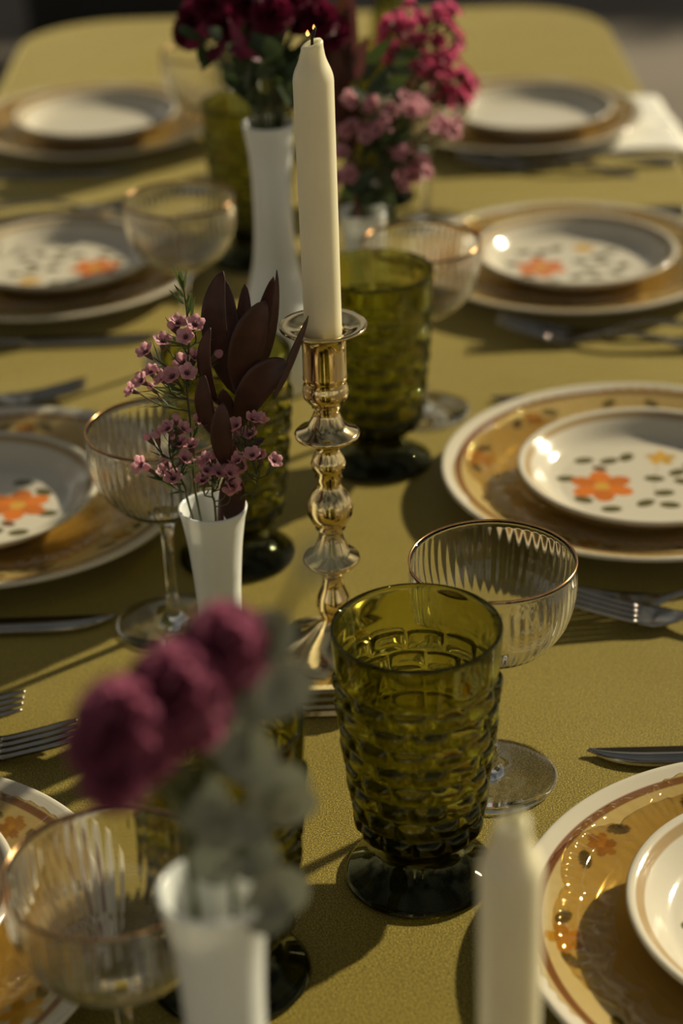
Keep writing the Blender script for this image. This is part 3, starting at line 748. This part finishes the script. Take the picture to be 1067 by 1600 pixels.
def sprig(name, label, cat, trunk, flowers, buds, mf, mb, group=None, needles=40, fs=1.0, jit=.008, nl=.012, stem_m=None, attach=None, rad=.0007):
    """trunk: world points from inside the vase upwards; flowers: world points"""
    root = empty(name, label, cat, trunk[0], 0, group); o_ = Vector(trunk[0])
    T = [Vector(p) for p in spl(trunk, 6)]; sb = MB(); lb = MB()
    sb.add(tube([p - o_ for p in T], [rad * (1.15 - .5 * i / len(T)) for i in range(len(T))], 6)); segs = [T]
    for kind, lst in (('flower', flowers), ('bud', buds)):
        for P_ in lst:
            P_ = Vector(P_)
            best = None
            for i, p in enumerate(T[4:], 4):
                dlt = P_ - p; c = abs(dlt.length) + (max(0, .012 - (P_.z - p.z)) * 3)
                if best is None or c < best[0]: best = (c, i)
            p0 = T[best[1]]; mid = (p0 + P_) / 2 + Vector((random.uniform(-1, 1) * .002, random.uniform(-1, 1) * .002, -.003))
            d = (P_ - mid).normalized(); end = P_ - d * .004 * fs
            seg = [Vector(p) for p in spl([p0, mid, end], 5)]; sb.add(tube([p - o_ for p in seg], .00042, 5)); segs.append(seg)
            fd = (d * .9 + Vector((random.uniform(-.8, .8), random.uniform(-.9, -.1), random.uniform(0, .8)))).normalized() if kind == 'flower' else d
            obj(kind, mf if kind == 'flower' else mb, root, P_ - o_, orient(fd), fs * random.uniform(1.0, 1.28))
    obj('stem', sb.build('stem', stem_m or M_STEM), root)
    if needles:
        for k in range(needles):
            sg = random.choice(segs); i = random.randrange(max(1, len(sg) // 4), len(sg) - 1) if len(sg) > 8 else random.randrange(len(sg) - 1)
            if sg is T and i < len(T) * .3: continue
            p = sg[i]; d = (sg[i + 1] - sg[i]).normalized(); r_ = Vector((random.gauss(0, 1), random.gauss(0, 1), random.gauss(0, 1)))
            r_ = (r_ - d * r_.dot(d)).normalized(); L = nl * random.uniform(.6, 1.15)
            lb.add(blade(p - o_, p - o_ + (d * .75 + r_ * .6).normalized() * L, L * .12, n=4, m=2, nrm=r_ + Vector((.1, .2, .3))))
        nd = obj('needle_leaves', lb.build('needles', M_NEEDLE), root); nd['kind'] = 'stuff'
    return root
def Z(X, Y, y=.985): return py(180 + X / 3.557, 400 + Y / 3.557, y)
def J(a=.010): return random.uniform(-a, a)
mouth = Vector((VSM.x, VSM.y, .125))
def inn(dx, dy=0): return [Vector((VSM.x - dx * .5, VSM.y - dy * .4, .035)), mouth + Vector((dx, dy, 0))]
sprig('waxflower_sprig', 'pale pink waxflower sprig reaching up left in the small white vase', 'flower',
      inn(-.008) + [Z(430, 1150), Z(415, 900), Z(395, 700), Z(410, 480), Z(400, 330), Z(375, 140)],
      [Z(X, Y, .982 + J()) for X, Y in ((345, 385), (440, 390), (395, 455), (265, 490), (180, 545), (390, 600), (395, 655), (435, 580), (325, 680), (275, 690), (205, 655), (155, 700), (105, 750), (465, 920))],
      [Z(X, Y) for X, Y in ((210, 738), (318, 400), (235, 640), (560, 560))], ME_WF, ME_BUD, 'waxflower sprigs in the small vase', needles=70)
sprig('waxflower_sprig', 'pale pink waxflower sprig spreading low left over the coupe', 'flower',
      inn(-.012, -.004) + [Z(390, 1290, .975), Z(330, 1180, .97), Z(300, 1080, .97), Z(310, 960, .97)],
      [Z(X, Y, .97 + J(.006)) for X, Y in ((365, 970), (300, 970), (355, 1055), (425, 1072), (375, 1135), (160, 1165), (285, 1215), (325, 1245))],
      [Z(X, Y, .97) for X, Y in ((338, 912), (190, 1020), (235, 1015), (280, 1145), (315, 1020), (190, 1185))], ME_WF, ME_BUD, 'waxflower sprigs in the small vase', needles=60)
sprig('waxflower_sprig', 'pale pink waxflower cluster low in the centre of the small white vase', 'flower',
      inn(.002, -.010) + [Z(540, 1330, .970), Z(540, 1240, .968), Z(530, 1150, .968)],
      [Z(X, Y, .966 + J(.004)) for X, Y in ((510, 1150), (570, 1215), (490, 1260), (635, 1275), (630, 1215), (530, 1195), (500, 1200), (660, 1300))],
      [Z(X, Y, .97) for X, Y in ((545, 1130), (600, 1190))], ME_WF, ME_BUD, 'waxflower sprigs in the small vase', needles=24)
sprig('waxflower_sprig', 'pale pink waxflower sprig leaning right of the small white vase', 'flower',
      inn(.013, -.004) + [Z(770, 1310, .972), Z(790, 1240, .970), Z(760, 1120, .968), Z(735, 1050, .968)],
      [Z(X, Y, .968 + J(.005)) for X, Y in ((760, 925), (680, 950), (650, 1015), (750, 1000), (715, 1175), (765, 1115), (805, 1130), (875, 1145), (690, 1150), (790, 925))],
      [Z(X, Y, .97) for X, Y in ((815, 1120), (700, 1000))], ME_WF, ME_BUD, 'waxflower sprigs in the small vase', needles=34)
tf = [o for o in COL.objects if o.name == 'waxflower_sprig'][0]; q = MB()
for (bx, by, tx, ty) in ((400, 340, 405, 200), (385, 270, 295, 185), (380, 230, 325, 155), (378, 190, 315, 45), (376, 180, 345, 60), (376, 170, 362, 72), (378, 190, 398, 72), (400, 300, 412, 198), (410, 320, 428, 200), (420, 350, 443, 220), (395, 260, 425, 205)):
    q.add(blade(Z(bx, by) - tf.location, Z(tx, ty, .985 + J(.004)) - tf.location, .0017, n=5, m=2, nrm=(J(.5), -1, .3)))
nd = obj('tip_needles', q.build('needles', M_NEEDLE), tf); nd['kind'] = 'stuff'
# burgundy leucadendron
def bleaf(root, B, T, wpx, c, n_, name='leaf', m=M_BURG, y0=.99, s=2870., fold=.16, shape=1.0):
    o_ = root.location; vv, ff = blade(Z(*B) - o_, Z(*T) - o_, wpx / 3.557 / s, Z(*c) - o_, n_, 18, 6, fold, shape, .62)
    vv = [Vector(p) for p in vv]; me = mesh('burgundy_leaf', vv, ff, m); o2_ = obj(name, me, root)
    md_ = o2_.modifiers.new('t', 'SOLIDIFY'); md_.thickness = .0005; return o2_
lr = empty('leucadendron_stem', 'stem of dark burgundy pointed leaves in the small white vase', 'foliage', (VSM.x + .002, VSM.y + .004, .03))
sp_ = [Vector(lr.location), Vector((VSM.x + .004, VSM.y + .004, .12)), Z(640, 1180, .992), Z(680, 950, .994), Z(695, 800, .994), Z(690, 680, .994)]
v, f = tube([p - lr.location for p in spl(sp_, 5)], .0019, 8); obj('stem', mesh('red_stem', v, f, M_REDSTEM), lr)
CAMN = (0.05, -1, .45)
bleaf(lr, (665, 770, .996), (600, 82, 1.002), 150, (470, 380, .992), (-.35, -1, .3))
bleaf(lr, (680, 740, 1.002), (612, 130, 1.012), 105, (640, 420, 1.004), (.25, -1, .3))
bleaf(lr, (690, 700, 1.006), (722, 152, 1.012), 92, (715, 400, 1.008), (.05, -1, .4))
bleaf(lr, (705, 790, .988), (835, 250, .972), 190, (690, 480, .968), (.15, -1, .35))
bleaf(lr, (710, 770, 1.000), (900, 78, .990), 62, (900, 560, .985), (.85, -1, .1))
bleaf(lr, (715, 740, 1.004), (880, 115, 1.004), 105, (815, 420, 1.010), (-.1, -1, .3), m=M_BURG)
bleaf(lr, (690, 960, .986), (962, 592, .976), 185, (760, 640, .972), (.30, -1, .4))
bleaf(lr, (880, 800, .990), (1075, 335, .975), 55, (960, 620, .985), (.6, -1, .1), m=M_BURG2)
bleaf(lr, (575, 830, .984), (528, 398, .978), 85, (440, 600, .976), (-.45, -1, .2))
bleaf(lr, (560, 1010, .984), (492, 655, .974), 105, (470, 850, .972), (-.25, -1, .3))
bleaf(lr, (650, 900, .986), (598, 740, .980), 85, (610, 830, .980), (0, -1, .4))
bleaf(lr, (620, 1185, .972), (598, 815, .964), 118, (570, 1000, .960), (0, -1, .4))
bleaf(lr, (640, 1000, .986), (830, 1010, .990), 60, (740, 1080, .985), (.2, -1, .5))
bleaf(lr, (665, 1500, .985), (655, 1180, .978), 150, (640, 1330, .980), (.1, -1, .3))

# ruffled bloom
def bloom_mesh(name, m, R=.02, npet=46, seed=1):
    rnd = random.Random(seed); b_ = MB()
    for k in range(npet):
        ph = math.acos(1 - 1.55 * (k + .5) / npet); th = k * 2.39996
        d = Vector((math.sin(ph) * math.cos(th), math.sin(ph) * math.sin(th), math.cos(ph)))
        t_ = d.cross(Vector((0, 0, 1))); t_ = t_.normalized() if t_.length > .05 else Vector((1, 0, 0)); u_ = t_.cross(d)
        v = []; f = []; n, mm_ = 3, 6; w0 = R * .62
        for i in range(n + 1):
            s = i / n
            for j in range(mm_ + 1):
                q_ = j / mm_ * 2 - 1; rr_ = R * (.25 + .75 * s) * (1 + .06 * rnd.uniform(-1, 1))
                p = d * rr_ + t_ * (w0 * q_ * (.25 + .75 * s)) + u_ * (R * .12 * math.sin(q_ * 7 + k) * s) - d * (R * .10 * q_ * q_)
                v.append(p)
        for i in range(n):
            for j in range(mm_): c = i * (mm_ + 1) + j; f.append((c, c + 1, c + mm_ + 2, c + mm_ + 1))
        b_.add((v, f))
    b_.add(lathe([(.0015, -R * .9), (R * .28, -R * .6), (R * .36, -R * .1)], 12), 1)
    return b_.build(name, m, mats=[m, M_CALYX])
ME_ROSE = bloom_mesh('dusky_bloom', M_ROSE, .0140, 46, 2)
ME_CRIM = bloom_mesh('crimson_bloom', M_CRIM, .0150, 46, 3)
def leafpart(root, p, tip, wd, m, n_=None, name='leaf', shape=.6, fold=.12):
    o_ = root.location; vv, ff = blade(Vector(p) - o_, Vector(tip) - o_, wd, None, n_ or -FW, 8, 4, fold, shape); return obj(name, mesh('leaf', vv, ff, m), root)
# --- tall vase bouquet (crimson)
TM = Vector((VTL.x, VTL.y, .205))
def Q(u, v_, y): return py(u, v_, y)
cr_pts = [(305, 25, 1.50), (330, 8, 1.47), (352, 40, 1.46), (388, 6, 1.45), (395, 38, 1.49), (425, 22, 1.42), (452, 2, 1.44), (465, 34, 1.46), (498, 30, 1.44), (480, 8, 1.50), (300, 50, 1.50), (515, 50, 1.46), (360, -25, 1.45), (420, -35, 1.45), (470, -40, 1.45)]
cb = empty('crimson_flower_bunch', 'bunch of deep crimson flowers in the tall white vase', 'flower', (TM.x, TM.y, .05))
sb = MB()
for k, (u, v_, y) in enumerate(cr_pts):
    P_ = Q(u, v_, y); o_ = cb.location; d = (P_ - TM); m1 = TM + Vector((d.x * .10, d.y * .1, .0)); m2 = TM + d * .5 + Vector((0, 0, .012))
    seg = [Vector(cb.location) + Vector((J(.004), J(.004), 0)), Vector((TM.x + max(-.012, min(.012, d.x * .2)), TM.y + max(-.012, min(.012, d.y * .2)), .208)), m2, P_]
    sb.add(tube([p - o_ for p in spl(seg, 5)], .0011, 6))
    obj('flower', ME_CRIM, cb, P_ - o_, orient(d + Vector((0, -.08, .05))), random.uniform(.65, 1.05))
obj('stem', sb.build('stems', M_STEM), cb)
for k in range(46):
    u = random.uniform(378, 470); v_ = random.uniform(45, 165); p = Q(u, v_, TM.y + J(.04)); d = Vector((J(1) + (u - 425) / 90, J(1), .5 + J(.6))).normalized()
    leafpart(cb, p - d * .012, p + d * .016, .012, M_LEAFG, (J(1), -1, .5 + J(1)))
for k in range(16):
    u = random.uniform(290, 400); v_ = random.uniform(50, 95); p = Q(u, v_, TM.y + J(.04)); d = Vector((J(1), J(1), J(1))).normalized()
    leafpart(cb, p - d * .012, p + d * .014, .010, M_LEAFG if k % 2 else M_CRIM, (J(1), -1, .5 + J(1)))
# --- right small vase bouquet
RM = Vector((VRT.x, VRT.y, .125))
def bq(pts, y=1.47, n=1): return [Q(u + J(8) * (n > 1), v_ + J(8) * (n > 1), y + J(.02)) for u, v_ in pts for _ in range(n)]
sprig('waxflower_sprig', 'blurred pale pink waxflower sprig low in the right white vase', 'flower',
      [Vector((VRT.x, VRT.y, .04)), RM + Vector((.006, 0, 0)), Q(590, 270, 1.47), Q(605, 215, 1.47), Q(600, 165, 1.46)],
      bq([(550, 162), (578, 168), (545, 205), (575, 205), (605, 190), (615, 200), (628, 160), (652, 166), (690, 203), (702, 200), (612, 232), (625, 240), (602, 225), (648, 262), (636, 270), (655, 268), (625, 285), (538, 240), (545, 275), (535, 280), (592, 208), (640, 170), (680, 207), (570, 212), (620, 236), (650, 256), (642, 278), (585, 165), (610, 185), (696, 210)], n=3),
      bq([(560, 200), (630, 245), (665, 270), (700, 215)]), ME_WF, ME_BUD, 'waxflowers in the right white vase', needles=30, fs=1.25)
mg = []
for k in range(110):
    while True:
        u, v_ = random.uniform(588, 735), random.uniform(20, 175)
        if ((u - 655) / 62) ** 2 + ((v_ - 85) / 78) ** 2 < 1 or ((u - 712) / 22) ** 2 + ((v_ - 130) / 45) ** 2 < 1: break
    mg.append((u, v_))
mg += [(688, 18), (698, 25), (690, 32), (702, 14), (645, 8), (708, 20)]
sprig('waxflower_sprig', 'blurred magenta waxflower cluster rising right of the candle', 'flower',
      [Vector((VRT.x, VRT.y + .003, .04)), RM + Vector((.004, .006, 0)), Q(590, 250, 1.50), Q(610, 170, 1.52), Q(640, 100, 1.53), Q(660, 40, 1.54)],
      bq(mg, 1.54), bq([(600, 60), (720, 150), (650, 150)], 1.54), ME_WFM, ME_BUDM, 'waxflowers in the right white vase', needles=60, fs=1.25)
gb = empty('green_foliage_sprig', 'blurred dark green leafy sprig in the right white vase', 'foliage', (VRT.x, VRT.y, .05))
v, f = tube([p - gb.location for p in spl([gb.location, RM, Q(570, 240, VRT.y), Q(560, 130, VRT.y), Q(565, 70, VRT.y)], 5)], .0012, 6); obj('stem', mesh('stem', v, f, M_STEM), gb)
for k in range(44):
    if k < 18: u, v_ = random.uniform(545, 610), random.uniform(275, 335)
    else: u, v_ = random.uniform(535, 640), random.uniform(70, 260)
    p = Q(u, v_, VRT.y + J(.03)); d = Vector((J(1) + (u - 575) / 60, J(1), .4 + J(.7))).normalized()
    leafpart(gb, p - d * .013, p + d * .016, .011, M_LEAFG, (J(1), -1, .5 + J(1)))
lr2 = empty('leucadendron_stem', 'blurred stem of dark brown leaves just right of the candle top', 'foliage', (VRT.x - .004, VRT.y, .05))
v, f = tube([p - lr2.location for p in spl([lr2.location, RM + Vector((-.004, 0, 0)), Q(548, 250, VRT.y), Q(535, 150, VRT.y), Q(530, 80, VRT.y)], 5)], .0022, 6); obj('stem', mesh('stem', v, f, M_REDSTEM), lr2)
for (b0, t0, wd, m_) in (((533, 130), (500, -20), .020, M_BURG), ((530, 150), (535, -30), .022, M_BURG), ((538, 120), (552, -15), .018, M_BURG2), ((535, 180), (520, 60), .018, M_BURG), ((545, 130), (575, 55), .014, M_BURG2), ((530, 100), (512, 0), .016, M_BURG), ((538, 230), (522, 120), .014, M_BURG), ((545, 250), (556, 150), .012, M_BURG)):
    leafpart(lr2, Q(*b0, VRT.y), Q(*t0, VRT.y - .02), wd, m_, (J(.6), -1, .4))
# --- back small vase : a few leaves
bk = empty('green_foliage_sprig', 'blurred green leaves in the farthest small white vase', 'foliage', (VBK.x, VBK.y, .05))
v, f = tube([Vector((0, 0, 0)), Vector((0, 0, .08)), Vector((.01, 0, .15))], .0012, 6); obj('stem', mesh('stem', v, f, M_STEM), bk)
for k in range(14):
    p = bk.location + Vector((J(.02), J(.02), .10 + J(.03))); d = Vector((J(1), J(1), .5 + J(.5))).normalized()
    leafpart(bk, p - d * .012, p + d * .014, .010, M_LEAFG, (J(1), -1, .5))
# --- foreground bouquet
FM = Vector((VFR.x, VFR.y, .208))
fb = empty('dusky_pink_flower_bunch', 'blurred dusky pink flowers leaning left in the front vase', 'flower', (FM.x, FM.y, .05))
sb = MB(); o_ = fb.location
for (u, v_, z, s) in ((352, 1008, .62, .95), (318, 1040, .62, .9), (375, 1030, .63, .7), (275, 1078, .61, 1.05), (300, 1110, .62, .9), (238, 1110, .61, 1.0), (190, 1128, .60, 1.0), (165, 1165, .60, .85), (215, 1165, .61, .9), (178, 1215, .60, .75), (255, 1150, .62, .7)):
    P_ = dz(u, v_, z); d = P_ - FM
    sb.add(tube([p - o_ for p in spl([o_ + Vector((J(.003), J(.003), 0)), FM + Vector((-.008, .004, 0)), FM + d * .45 + Vector((0, .01, .012)), P_ - d * .12, P_], 5)], .0012, 6))
    obj('flower', ME_ROSE, fb, P_ - o_, orient(Vector((J(.4) - .3, -.6, .8))), s)
obj('stem', sb.build('stems', M_STEM), fb)
eu = empty('eucalyptus_stem', 'blurred grey-green eucalyptus stem with round leaves in the front vase', 'foliage', (FM.x + .003, FM.y, .05))
o_ = eu.location
tr = [o_, FM + Vector((.006, 0, 0)), dz(375, 1330, .67), dz(390, 1230, .66), dz(392, 1140, .65), dz(410, 1060, .64), dz(440, 960, .58), dz(480, 895, .46)]
T = [Vector(p) for p in spl(tr, 6)]
v, f = tube([p - o_ for p in T], .0012, 6); obj('stem', mesh('stem', v, f, M_STEM), eu)
def disc_leaf(C_, R, n_, m):
    n_ = Vector(n_).normalized(); a_ = n_.cross(Vector((.2, .3, 1))).normalized(); b_ = n_.cross(a_); v = [C_ + n_ * (-.12 * R)]; f = []
    N_ = 18
    for rr_, hh_ in ((.5, -.06), (1.0, .05)):
        for k in range(N_):
            t_ = 2 * PI * k / N_; w_ = R * rr_ * (1 + .10 * math.cos(t_)); v.append(C_ + a_ * (w_ * math.cos(t_)) + b_ * (w_ * .92 * math.sin(t_)) + n_ * (R * (hh_ + .06 * math.cos(2 * t_) * rr_)))
    for k in range(N_):
        f.append((0, 1 + k, 1 + (k + 1) % N_)); f.append((1 + k, 1 + N_ + k, 1 + N_ + (k + 1) % N_, 1 + (k + 1) % N_))
    return v, f
for (u, v_, z, rp, n_) in ((425, 992, .62, 46, (.2, -1, .7)), (372, 1150, .65, 52, (-.4, -1, .6)), (408, 1078, .64, 62, (0, -1, .7)), (448, 1078, .63, 50, (.5, -1, .3)), (392, 1185, .65, 48, (.1, -1, .5)), (318, 1255, .66, 50, (-.3, -1, .8)),
                       (352, 1290, .66, 46, (.2, -1, .4)), (440, 1232, .66, 52, (.3, -1, .0)), (462, 1262, .66, 42, (.5, -1, -.2)), (400, 1340, .67, 42, (0, -1, .9)), (440, 1395, .67, 50, (.3, -1, .2)), (418, 1425, .67, 40, (.2, -1, .8)), (340, 1350, .67, 40, (-.2, -1, .5)),
                       (500, 872, .43, 36, (.4, -1, .1)), (395, 1290, .66, 34, (.1, -1, .8))):
    P_ = dz(u, v_, z); vv, ff = disc_leaf(P_ - o_, rp * z / FPX, n_, M_EUC); near = min(T, key=lambda p: (p - P_).length)
    obj('leaf', mesh('euc_leaf', vv, ff, M_EUC), eu)
    tv, tf = tube([near - o_, P_ - o_], .0005, 5); obj('petiole', mesh('petiole', tv, tf, M_STEM), eu)
